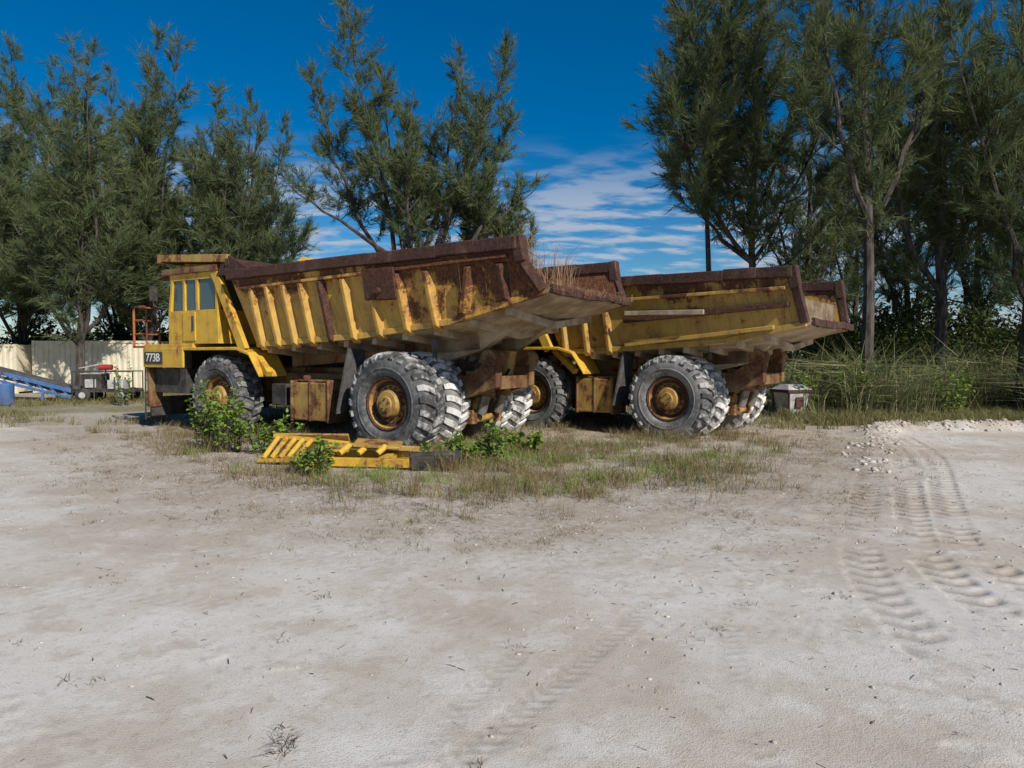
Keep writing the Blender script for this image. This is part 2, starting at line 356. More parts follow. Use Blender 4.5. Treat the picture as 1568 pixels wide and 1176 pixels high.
def dump_truck(loc,heading_deg,P):
    e=empty('dump_truck',loc,rad(heading_deg))
    W=P['W']; wb=P['wb']; Rr=P['R']; tw=P['tw']; s=P['xf']-5.3; bedm=P['bedm']; BW=P['BW']; first=P['first']
    nm=['left','right']
    for i,sg in enumerate((1,-1)):
        for j,off in enumerate((0,tw+.14)):
            mb=MB(); wheel(mb,0,sg*(W-off),sg,Rr,tw); o=mb.finish(f'rear_wheel_{nm[i]}_{"outer" if j==0 else "inner"}',['tire' if first and i==0 and j==0 else 'tire2','tread_mid' if (i==0 and j==0) else 'tread','rim','rust','dark'],e)
        mb=MB(); wheel(mb,wb,sg*(W-.12),sg,Rr*.97,tw*.93); mb.finish(f'front_wheel_{nm[i]}',['tire','tread_dark','rim','rust','dark'],e)
    bot=P['bot']; xf,xr=P['xf'],P['xr']; ztf,ztr=P['zt']; inset=.3
    def zt(x): return ztr+(ztf-ztr)*(x-xr)/(xf-xr)
    def zb(x):
        q=sorted(bot)
        if x<=q[0][0]: return q[0][1]
        for (a,za),(b_,zb_) in zip(q[:-1],q[1:]):
            if x<=b_: return za+(zb_-za)*(x-a)/(b_-a)
        return q[-1][1]
    def yo(x,z):
        t=(zt(x)-z)/max(.3,zt(x)-zb(x)); return BW+.08-inset*max(0,min(1.2,t))*P.get('flare',1)
    mb=MB(); th=.07
    n=24
    xb0=bot[0][0]
    for sg in (1,-1):
        for i in range(n):
            a,b=i/n,(i+1)/n
            def top(t): x=xf+(xr-xf)*t; return (x,zt(x))
            def bt(t): x=xb0+(bot[-1][0]-xb0)*t; return (x,zb(x))
            (x0,z0),(x1,z1)=bt(a),bt(b);(x2,z2),(x3,z3)=top(b),top(a)
            yb0,yb1=yo(x0,z0),yo(x1,z1); yt=BW+.08
            mb.hexa([(x0,sg*(yb0-th),z0),(x1,sg*(yb1-th),z1),(x1,sg*yb1,z1),(x0,sg*yb0,z0),
                     (x3,sg*(yt-th),z3),(x2,sg*(yt-th),z2),(x2,sg*yt,z2),(x3,sg*yt,z3)],0)
    for sg in (1,-1):
        for (xt,xb) in P['ribs']:
            wr=.10
            z1=zt(xt)-.30; z0=zb(xb)-(.16 if xb>-1.5 else .02)
            yb=yo(xb,z0); yt=yo(xt,z1)
            dpt=.18; mi=1 if P['rustrib'](xt) else 0
            mb.hexa([(xb+wr*1.35,sg*(yb-.02),z0),(xb+wr*.45,sg*(yb+dpt*.8),z0+.12),(xb-wr*.45,sg*(yb+dpt*.8),z0+.12),(xb-wr*1.35,sg*(yb-.02),z0),
                     (xt+wr*1.35,sg*(yt-.02),z1),(xt+wr*.45,sg*(yt+dpt*.75),z1-.08),(xt-wr*.45,sg*(yt+dpt*.75),z1-.08),(xt-wr*1.35,sg*(yt-.02),z1)],mi)
        q=bot
        for (a,za),(b_,zb_) in zip(q[:-1],q[1:]):
            mb.beam((a,sg*(yo(a,za)-.03),za),(b_,sg*(yo(b_,zb_)-.03),zb_),.16,.14,0)
        for (t,hh,x0,x1,mi) in P['hrails']:
            z0=zb(x0)+(zt(x0)-zb(x0))*t; z1=zb(x1)+(zt(x1)-zb(x1))*t
            mb.beam((x0,sg*(yo(x0,z0)+.05),z0),(x1,sg*(yo(x1,z1)+.05),z1),.14,hh,mi)
        for (x0,x1,t0,t1) in P['patch']:
            za=zb(x0)+(zt(x0)-zb(x0))*t0; zc=zb(x0)+(zt(x0)-zb(x0))*t1
            mb.hexa([(x0,sg*(yo(x0,za)-.02),za),(x1,sg*(yo(x1,za)-.02),za),(x1,sg*(yo(x1,za)+.19),za),(x0,sg*(yo(x0,za)+.19),za),
                     (x0,sg*(yo(x0,zc)-.02),zc),(x1,sg*(yo(x1,zc)-.02),zc),(x1,sg*(yo(x1,zc)+.17),zc),(x0,sg*(yo(x0,zc)+.17),zc)],1)
            xm=(x0+x1)/2; zm=(za+zc)/2; mb.tube([(xm,sg*(yo(xm,zm)+.15),zm-.15),(xm,sg*(yo(xm,zm)+.24),zm-.15)],.07,12,1)
    for (x0,z0,x1,z1) in P.get('strip',[]):
        mb.beam((x0,BW+.17,z0),(x1,BW+.2,z1),.05,.12,2)
    mb.finish('bed_side_walls',[bedm,'rust','under'],e,.012)
    mb=MB()
    for sg in (1,-1):
        k=9; rr=random.Random(3)
        for i in range(k):
            a=xf+(xr-xf)*i/k; b=xf+(xr-xf)*(i+1)/k
            dz=rr.uniform(-.012,.012)
            mb.beam((a+.01,sg*(BW+.06),zt(a)+.02+dz),(b-.01,sg*(BW+.06),zt(b)+.02+dz),.28,.26,0)
        mb.beam((xr+.02,sg*(BW+.05),zt(xr)+.15),(xr-.06,sg*(BW+.02),zt(xr)-.35),.26,.22,0)
        mb.beam((xr-.05,sg*(BW+.02),zt(xr)-.3),(bot[-1][0]+.02,sg*(yo(bot[-1][0],bot[-1][1])),bot[-1][1]+.02),.16,.2,0)
    mb.finish('bed_top_rails',['rail'],e,.025)
    mb=MB()
    q=bot; dip=.28
    for i,((a,za),(b_,zb_)) in enumerate(zip(q[:-1],q[1:])):
        last=(i==len(q)-2)
        ya=yo(a,za)-.05; yb=yo(b_,zb_)-.05; d0=dip; d1=0.05 if last else dip
        for sg in (1,-1):
            mb.hexa([(a,0,za-d0-.06),(b_,0,zb_-d1-.06),(b_,sg*yb,zb_-.06),(a,sg*ya,za-.06),(a,0,za-d0),(b_,0,zb_-d1),(b_,sg*yb,zb_),(a,sg*ya,za)],0)
    a,za=q[-1]; yb=yo(a,za)-.04; lx_=.14
    mb.hexa([(a+.1,-yb,za-.1),(a-lx_,-yb,za+.0),(a-lx_,yb,za+.0),(a+.1,yb,za-.1),(a+.1,-yb,za+.04),(a-lx_,-yb,za+.08),(a-lx_,yb,za+.08),(a+.1,yb,za+.04)],0)
    rr=random.Random(8); nn_=8
    for i in range(nn_):
        y0_=-yb+2*yb*i/nn_; y1_=-yb+2*yb*(i+1)/nn_
        mb.beam((a-lx_,y0_-.005,za+.03+rr.uniform(-.02,.02)),(a-lx_+rr.uniform(-.02,.02),y1_,za+.03+rr.uniform(-.02,.02)),.10,.17,1)
    for x in np.linspace(q[0][0]-.3,q[-1][0]+.9,9):
        z=zb(x)
        for sg in (1,-1): mb.beam((x,0,z-.36),(x,sg*(yo(x,z)-.12),z-.14),.16,.16,0)
    for sg in (1,-1):
        mb.beam((q[0][0],sg*.75,q[0][1]-.42),(-1.6,sg*.75,zb(-1.6)-.42),.26,.34,2)
        mb.hexa([(-1.6,sg*.62,zb(-1.6)-.6),(-.2,sg*.62,zb(-.2)-.8),(-.2,sg*.88,zb(-.2)-.8),(-1.6,sg*.88,zb(-1.6)-.6),
                 (q[-1][0]+.9,sg*.62,zb(q[-1][0]+.9)-.1),(-.2,sg*.62,zb(-.2)-.2),(-.2,sg*.88,zb(-.2)-.2),(q[-1][0]+.9,sg*.88,zb(q[-1][0]+.9)-.1)],0)
    mb.finish('bed_floor',['under','rail','frame'],e,.012)
    mb=MB() 
    mb.hexa([(xb0,-BW+.35,zb(xb0)+.02),(-3,-BW+.35,zb(-3)+.1),(-3,BW-.35,zb(-3)+.1),(xb0,BW-.35,zb(xb0)+.02),
             (xb0+.5,-BW+.25,3.4),(-3,-BW+.25,3.55),(-3,BW-.25,3.55),(xb0+.5,BW-.25,3.4)],0)
    mb.finish('bed_dirt',['dirt'],e)
    mb=MB()
    y=BW+.05
    mb.hexa([(xb0,-y+.3,bot[0][1]),(xb0+.08,-y+.3,bot[0][1]),(xb0+.08,y-.3,bot[0][1]),(xb0,y-.3,bot[0][1]),
             (xf+.1,-y,ztf+.3),(xf+.18,-y,ztf+.3),(xf+.18,y,ztf+.3),(xf+.1,y,ztf+.3)],0)
    cz0=ztf+.45; cz1=P['canz']; cx1=xf+3.1
    mb.hexa([(xf+.1,-y,cz0-.05),(cx1,-y,cz1-.05),(cx1,y,cz1-.05),(xf+.1,y,cz0-.05),(xf+.1,-y,cz0),(cx1,-y,cz1),(cx1,y,cz1),(xf+.1,y,cz0)],1)
    for sg in (1,-1):
        mb.hexa([(xf-.9,sg*(y-.08),ztf-.02),(xf+.6,sg*(y-.08),ztf+.05),(xf+.6,sg*y,ztf+.05),(xf-.9,sg*y,ztf-.02),
                 (xf-.7,sg*(y-.08),ztf+.18),(xf+.2,sg*(y-.08),cz0+.14),(xf+.2,sg*y,cz0+.14),(xf-.7,sg*y,ztf+.18)],1)
        mb.beam((xf+.1,sg*(y-.02),cz0+.02),(cx1,sg*(y-.02),cz1+.02),.1,.2,2)
    mb.beam((cx1,-y-.04,cz1),(cx1,y+.04,cz1),.14,.24,2)
    for yy in (-1.5,-.5,.5,1.5): mb.beam((xf+.2,yy,cz0-.12),(cx1-.1,yy,cz1-.12),.12,.14,0)
    mb.beam((xf+.12,-y-.03,ztf+.37),(xf+.12,y+.03,ztf+.37),.16,.2,1)
    mb.hexa([(xf+.5,-y,cz0+.05),(xf+.6,-y,cz0+.05),(xf+.6,-.3,cz0+.05),(xf+.5,-.3,cz0+.05),(xf+.5,-y+.2,cz0+.42),(xf+.6,-y+.2,cz0+.42),(xf+.6,-.6,cz0+.42),(xf+.5,-.6,cz0+.42)],0)
    mb.finish('canopy',['yel','rail','rim'],e,.012)
    # ---- chassis
    mb=MB()
    fx=9.3+s
    for sg in (1,-1):
        mb.bx(-1.2,fx-.3,sg*.55,sg*.85,1.25,1.75,0)
        mb.hexa([(-2.0,sg*.6,1.5),(-1.2,sg*.6,1.25),(-1.2,sg*.85,1.25),(-2.0,sg*.85,1.5),(-2.0,sg*.6,2.25),(-1.2,sg*.6,1.75),(-1.2,sg*.85,1.75),(-2.0,sg*.85,2.25)],0)
        mb.tube([(-1.85,sg*.5,2.15),(-1.85,sg*.98,2.15)],.2,14,0)
        mb.tube([(-1.25,sg*.35,.85),(-1.4,sg*.35,1.35)],.12,12,2); mb.tube([(-1.4,sg*.35,1.35),(-1.6,sg*.35,2.35)],.19,16,1)
        mb.tube([(-1.38,sg*.35,1.30),(-1.41,sg*.35,1.42)],.22,16,0)
        mb.tube([(1.6,sg*1.0,1.2),(1.2,sg*1.0,1.9)],.16,12,1); mb.tube([(1.2,sg*1.0,1.9),(.9,sg*1.0,2.35)],.09,12,2)
        mb.tube([(wb,sg*1.15,.9),(wb-.1,sg*1.05,2.2)],.17,14,1)
    mb.tube([(0,-W+.3,Rr-.03),(0,W-.3,Rr-.03)],.34,18,0)
    mb.tube([(wb,-W+.3,Rr-.03),(wb,W-.3,Rr-.03)],.2,14,0)
    mb.lathe([(-.5,.2),(-.4,.48),(-.15,.58),(.15,.58),(.4,.48),(.5,.2)],(0,0,Rr-.05),24)
    mb.tube([(0,0,Rr-.15),(-.95,0,Rr-.2)],[.5,.26],20,4); mb.tube([(0,0,Rr),(1.5,0,1.3)],[.4,.3],14,0)
    mb.tube([(-1.1,-.5,.75),(-1.1,.5,.72)],.09,12,4); mb.bx(-1.2,-1.0,-.62,-.42,.62,.95,4); mb.bx(-1.2,-1.0,.42,.62,.62,.95,4)
    mb.bx(-1.95,-1.55,-.6,.6,1.45,1.75,0); mb.bx(-1.2,-.95,-.55,.55,1.5,1.85,4)
    mb.beam((-1.3,-.9,1.35),(-.4,.6,.95),.12,.12,4)
    for yy,zz in ((-.2,1.9),(.1,2.0),(.3,1.7)): mb.tube([(-1.7,yy,zz),(-1.5,yy+.1,zz-.4),(-1.1,yy-.1,zz-.55)],.03,6,3)
    for x in (1.6,3.4,wb-1.1): mb.bx(x,x+.3,-.55,.55,1.2,1.6,0)
    mb.bx(2.6+s*.6,6.2+s,-.5,.5,.9,1.9,0)
    mb.bx(6.3+s,8.6+s,-.6,.6,.8,2.4,3)
    mb.finish('chassis',['frame','rim','chrome','dark','rim'],e,.02)
    mb=MB()
    t0=P['tank'][0];t1=P['tank'][1]
    for sg in (1,-1):
        mb.bx(t0,t1,sg*(W-1.05),sg*(W-.35),.62,1.55,0)
        mb.bx(t0-.03,t0+.05,sg*(W-1.08),sg*(W-.32),.58,1.6,1); mb.bx(t1-.05,t1+.03,sg*(W-1.08),sg*(W-.32),.58,1.6,1)
        mb.bx((t0+t1)/2-.04,(t0+t1)/2+.04,sg*(W-1.08),sg*(W-.33),.6,1.58,1)
        mb.tube([(t1-.3,sg*(W-.6),1.55),(t1-.3,sg*(W-.6),1.72)],.1,12,1)
        mb.bx(t1+.25,t1+.8,sg*(W-.95),sg*(W-.4),.95,1.5,2)
        mb.bx(t0,t1,sg*(W-1.2),sg*(W-.5),1.56,1.62,1)
    mb.finish('fuel_and_hydraulic_tanks',['rim','frame','dark'],e,.03)
    mb=MB()
    for sg in (1,-1):
        mb.hexa([(1.55,sg*(W-.85),.95),(1.60,sg*(W-.85),.95),(1.62,sg*(W-.12),.85),(1.57,sg*(W-.12),.85),(1.35,sg*(W-.85),2.35),(1.4,sg*(W-.85),2.35),(1.4,sg*(W-.3),2.4),(1.35,sg*(W-.3),2.4)],0)
        mb.hexa([(-.9,sg*(W-.75),2.1),(-.84,sg*(W-.75),2.1),(-.84,sg*(W-.65),2.1),(-.9,sg*(W-.65),2.1),(-.9,sg*(W-.75),2.6),(-.84,sg*(W-.75),2.6),(-.84,sg*(W-.65),2.6),(-.9,sg*(W-.65),2.6)],0)
    mb.finish('mud_flaps',['rubber_flap'],e)
    mb=MB()
    mb.bx(wb+.9,fx,-W+.08,W-.08,2.42,2.54,0)
    for sg in (1,-1):
        pts=[(wb-1.85,1.75),(wb-1.45,2.3),(wb-.95,2.44),(fx-.02,2.44)]
        for (a,za),(b_,zb_) in zip(pts[:-1],pts[1:]):
            mb.hexa([(a,sg*(W-.95),za-.08),(b_,sg*(W-.95),zb_-.08),(b_,sg*(W-.05),zb_-.08),(a,sg*(W-.05),za-.08),(a,sg*(W-.95),za),(b_,sg*(W-.95),zb_),(b_,sg*(W-.05),zb_),(a,sg*(W-.05),za)],0)
        mb.bx(wb+1.3,fx,sg*(W-.10),sg*(W-.04),1.88,2.42,0)
        mb.bx(fx-.08,fx,sg*(W-1.0),sg*(W-.04),1.88,2.42,0)
        mb.bx(fx-.14,fx-.02,sg*(W-.5),sg*(W-.12),.72,1.88,4)
        mb.tube([(fx,sg*(W-.4),2.1),(fx+.05,sg*(W-.4),2.1)],.11,16,3)
        mb.tube([(fx,sg*(W-.7),2.1),(fx+.05,sg*(W-.7),2.1)],.11,16,3)
    mb.bx(fx-.5,fx-.05,-1.05,1.05,1.2,2.42,1)
    for i in range(12): mb.bx(fx-.05,fx-.01,-1.0,1.0,1.28+i*.09,1.31+i*.09,0)
    mb.bx(7.0+s,fx,-1.15,.45,2.54,2.95,0)
    mb.hexa([(fx-.1,-W+.2,.45),(fx+.3,-W+.4,.45),(fx+.3,W-.4,.45),(fx-.1,W-.2,.45),(fx-.1,-W+.2,1.0),(fx+.3,-W+.4,1.0),(fx+.3,W-.4,1.0),(fx-.1,W-.2,1.0)],1)
    mb.bx(wb+1.55,fx-.1,W-.75,W-.3,1.15,1.85,1)
    mb.finish('front_deck_and_bumper',['yel','dark','frame','white','frame'],e,.02)
    mb=MB()
    for yy in (W-.15,W-.65):
        mb.tube([(fx+.12,yy,.35),(fx+.05,yy,2.45)],.025,8,0)
    for i in range(6): mb.tube([(fx+.12-.012*i,W-.15,.42+i*.36),(fx+.12-.012*i,W-.65,.42+i*.36)],.02,6,0)
    mb.finish('ladder',['dark'],e)
    mb=MB()
    def loop(x0,y0,x1,y1):
        mb.tube([(x0,y0,2.5),(x0,y0,3.55),(x0+(x1-x0)*.08,y0+(y1-y0)*.08,3.64),(x1-(x1-x0)*.08,y1-(y1-y0)*.08,3.64),(x1,y1,3.55),(x1,y1,2.5)],.028,8,0)
        for z in (2.85,3.25): mb.tube([(x0,y0,z),(x1,y1,z)],.02,6,0)
    loop(fx+.55,W-.1,fx+.55,W-.9); loop(fx-.1,W-.1,fx+.53,W-.1); loop(fx-.02,-W+.15,fx-.02,-.2); loop(8.0+s,-W+.12,fx-.1,-W+.12)
    mb.tube([(fx+.55,W-.5,2.5),(fx+.55,W-.5,3.6)],.02,6,0)
    mb.bx(fx-.0,fx+.6,W-.95,W-.08,2.44,2.50,0)
    mb.finish('handrails',['orange'],e)
    mb=MB()
    c0,c1=5.95+s,8.05+s; y0,y1=.55,W-.12; zf=2.54; zr=4.46
    mb.bx(c0,c1+.1,y0,y1,zf,3.45,0)
    mb.bx(c0-.08,c1+.28,y0-.08,y1+.08,zr,zr+.16,1)
    pw=.10
    for x,yy in ((c0+.05,y0+.05),(c0+.05,y1-.05),(c0+.9,y1-.05),(c1-.62,y1-.05),(c0+1.2,y0+.05)): mb.beam((x,yy,3.45),(x,yy,zr),pw,pw,0)
    for yy in (y0+.05,y1-.05,(y0+y1)/2): mb.beam((c1+.05,yy,3.45),(c1-.12,yy,zr),pw,pw,0)
    mb.bx(c0,c1,y1-.09,y1+.004,zr-.18,zr,0)
    mb.bx(c0+.95,c1-.6,y1-.01,y1+.03,2.62,3.40,0)
    mb.bx(c0+1.0,c0+1.06,y1+.03,y1+.06,2.9,3.3,2)
    mb.beam((c0+.1,y1-.02,4.45),(c0-1.05,y1-.02,2.35),.14,.26,0)
    mb.beam((c0-1.05,y1-.3,2.35),(c0-1.9,y1-.1,1.75),.16,.16,0)
    mb.beam((c0-.1,y0+.1,4.45),(c0-1.0,y0+.1,2.5),.12,.2,0)
    mb.hexa([(c1+.2,y0,zr+.02),(c1+.65,y0,zr-.1),(c1+.65,y1,zr-.1),(c1+.2,y1,zr+.02),(c1+.2,y0,zr+.08),(c1+.65,y0,zr-.05),(c1+.65,y1,zr-.05),(c1+.2,y1,zr+.08)],1)
    mb.tube([(c1+.1,y1,3.5),(c1+.4,y1+.25,3.6),(c1+.4,y1+.25,4.2)],.018,6,2); mb.bx(c1+.38,c1+.43,y1+.14,y1+.36,3.75,4.15,2)
    mb.tube([(c1,y0+.3,zr+.16),(c1,y0+.3,zr+.3)],.07,12,3)
    mb.bx(c0+.2,c0+.9,-W+.3,-.9,2.54,3.0,0); mb.tube([(c0+.5,-1.5,3.0),(c0+.5,-1.5,3.6)],.16,14,2)
    mb.bx(c0+.6,c0+1.1,y0+.5,y1-.4,3.4,4.0,2)
    mb.finish('cab',['yel','frame','dark','orange'],e,.015)
    mb=MB()
    mb.bx(c0+.12,c0+.83,y1-.07,y1-.05,3.45,zr-.18); mb.bx(c0+.96,c1-.69,y1-.07,y1-.05,3.45,zr-.18); mb.bx(c1-.55,c1-.1,y1-.07,y1-.05,3.45,zr-.18)
    mb.hexa([(c1+.04,y0+.1,3.45),(c1+.06,y0+.1,3.45),(c1+.06,y1-.1,3.45),(c1+.04,y1-.1,3.45),(c1-.13,y0+.1,zr),(c1-.11,y0+.1,zr),(c1-.11,y1-.1,zr),(c1-.13,y1-.1,zr)])
    mb.bx(c0+.02,c0+.04,y0+.1,y1-.1,3.45,zr)
    mb.finish('cab_windows',['glass'],e)
    mb=MB(); mb.bx(fx-.95,fx-.10,W-.035,W-.02,1.98,2.32); mb.finish('number_plate',['plate'],e)
    cu=bpy.data.curves.new('plate_text','FONT'); cu.body='773B'; cu.size=.33; cu.extrude=.004; cu.offset=.003; cu.align_x='CENTER'; cu.align_y='CENTER'
    to=bpy.data.objects.new('plate_text',cu); scene.collection.objects.link(to); to.parent=e
    to.rotation_euler=(rad(90),0,rad(180)); to.location=(fx-.52,W-.012,2.15); cu.materials.append(M['white'])
    return e,zb,zt

ribs1=[(x+.10,x) for x in (4.35,3.75,3.15,2.55,1.9,1.15,.35,-.45,-1.25)]+[(-2.25,-1.95),(-3.0,-3.0)]
T1=dict(first=True,W=2.30,BW=2.2,wb=6.1,R=1.17,tw=.80,xf=5.3,xr=-3.45,zt=(4.27,4.38),bot=[(4.6,2.50),(.9,2.67),(-1.6,2.93),(-3.85,3.47)],canz=4.93,
        ribs=ribs1,rustrib=lambda x:1.9<x<2.1 or x<-2.9,
        hrails=[(.80,.07,5.0,-3.2,0)],patch=[(-.35,.55,.42,.86)],tank=(2.1,3.4),bedm='bed')
T2=dict(first=False,W=2.2,BW=2.02,wb=4.35,R=1.12,tw=.72,xf=4.1,xr=-3.05,zt=(4.14,4.08),bot=[(3.4,2.29),(.9,2.40),(-1.4,2.54),(-3.3,2.92)],canz=4.7,
        ribs=[(x+.1,x) for x in (3.2,2.5,1.8)],rustrib=lambda t:False,
        hrails=[(.72,.08,3.9,-2.9,0),(.42,.13,1.3,-2.95,1),(.05,.1,1.3,-2.6,0)],patch=[],tank=(1.75,2.9),bedm='bed2',flare=.7,strip=[(1.2,3.30,-1.0,3.25)])
th1=32
lx,ly=-math.sin(rad(th1)),-math.cos(rad(th1))
o1=(-2.82-2.30*lx,15.62-2.30*ly)
e1,zb1,zt1=dump_truck((o1[0],o1[1],float(gh(o1[0],o1[1]))-.12),180-th1,T1)
th2=38; l2=(-math.sin(rad(th2)),-math.cos(rad(th2)))
o2=(3.96-2.10*l2[0],18.05-2.10*l2[1])
e2,_,_=dump_truck((o2[0],o2[1],float(gh(o2[0],o2[1]))-.08),180-th2,T2)

# ------------------------------------------------------------------ vegetation primitives
def unit(v): return v/np.maximum(np.linalg.norm(v,axis=-1,keepdims=True),1e-6)
def needles(O,D,L,Wd):
    n=len(O); side=unit(np.cross(D,R.normal(size=(n,3))))
    V=np.empty((n,3,3)); V[:,0]=O-side*Wd[:,None]/2; V[:,1]=O+side*Wd[:,None]/2; V[:,2]=O+D*L[:,None]
    return V
def blades(O,D,L,Wd,bend):
    n=len(O); side=np.stack([-D[:,1],D[:,0],0*D[:,0]],-1)+R.normal(size=(n,3))*.3; side=unit(side)
    mid=O+D*(L*.55)[:,None]; hor=unit(np.stack([D[:,0],D[:,1],0*D[:,0]],-1)+1e-4)
    tip=O+D*(L*.95)[:,None]+hor*(L*bend)[:,None]; tip[:,2]-=L*bend*.6
    V=np.stack([O-side*Wd[:,None]/2,O+side*Wd[:,None]/2,mid-side*Wd[:,None]*.4,mid+side*Wd[:,None]*.4,tip],1)
    b=np.arange(n)[:,None]*5
    F=np.concatenate([b+np.array([0,1,3]),b+np.array([0,3,2]),b+np.array([2,3,4])],0)
    return V.reshape(-1,3),F
def grass(name,pts,nb,hr,spread,wd,mat,parent=None,zoff=0,bend=.35,lean=.35):
    pts=np.asarray(pts,float); n=len(pts)
    z=gh(pts[:,0],pts[:,1])+zoff if pts.shape[1]==2 else pts[:,2]
    C=np.stack([pts[:,0],pts[:,1],z],-1); hs=R.uniform(.6,1.2,n)
    C=np.repeat(C,nb,0); hs=np.repeat(hs,nb); m=len(C)
    O=C+np.stack([R.normal(size=m)*spread,R.normal(size=m)*spread,np.zeros(m)-.01],-1)
    D=unit(np.stack([R.normal(size=m)*lean,R.normal(size=m)*lean,np.ones(m)],-1))
    L=R.uniform(hr[0],hr[1],m)*hs
    V,F=blades(O,D,L,np.full(m,wd)*R.uniform(.6,1.3,m),R.uniform(.05,bend,m))
    t=np.stack([R.random(m),R.random(m)**3,np.zeros(m)],-1)
    tt=np.repeat(R.random(n),nb); t[:,0]=np.clip(t[:,0]*.5+tt*.6,0,1)
    return npmesh(name,V,F,mat,np.repeat(t,5,0),parent)
def leaves(O,D,L,Wd):
    n=len(O); side=unit(np.cross(D,R.normal(size=(n,3))*.6+np.array([0,0,1]))); 
    nrm=np.cross(side,D)
    V=np.stack([O,O+D*(L*.45)[:,None]+side*(Wd/2)[:,None],O+D*L[:,None]-nrm*(L*.12)[:,None],O+D*(L*.45)[:,None]-side*(Wd/2)[:,None]],1)
    return V.reshape(-1,3),np.arange(n*4).reshape(-1,4)
def weed(name,x,y,rad_,ht,nst=12,nl=26,ls=.11,z0=None):
    Os=[];Ds=[];Ls=[];mb=MB()
    for i in range(nst):
        a=R.uniform(0,2*math.pi); r=rad_*math.sqrt(R.random())*.4; h=ht*R.uniform(.5,1.05)
        bx,by=x+r*math.cos(a),y+r*math.sin(a); bz=float(gh(bx,by)) if z0 is None else z0
        tx,ty=bx+math.cos(a)*rad_*R.uniform(.1,.75),by+math.sin(a)*rad_*R.uniform(.1,.75)
        p=[np.array((bx,by,bz)),np.array((bx*.6+tx*.4,by*.6+ty*.4,bz+h*.6)),np.array((tx,ty,bz+h))]
        mb.tube([Vector(q) for q in p],[.008,.006,.003],4,0,False)
        t=R.uniform(.15,1,nl)[:,None]; c=np.where(t<.5,p[0]+(p[1]-p[0])*t*2,p[1]+(p[2]-p[1])*(t*2-1))
        d=unit(R.normal(size=(nl,3))*np.array([1,1,.45])+np.array([0,0,.1]))
        Os.append(c);Ds.append(d);Ls.append(R.uniform(.6,1.3,nl)*ls)
    O=np.concatenate(Os);D=np.concatenate(Ds);L=np.concatenate(Ls)
    V,F=leaves(O,D,L,L*.55); t=np.stack([R.random(len(O)),R.random(len(O))**4,0*L],-1)
    e=empty(name,(x,y,0)); V=V-np.array([x,y,0]); mb.v=[(a-x,b-y,c) for a,b,c in mb.v]
    npmesh('leaves',V,F,M['weed'],np.repeat(t,4,0),e); mb.finish('stems',['bark'],e)
    return e

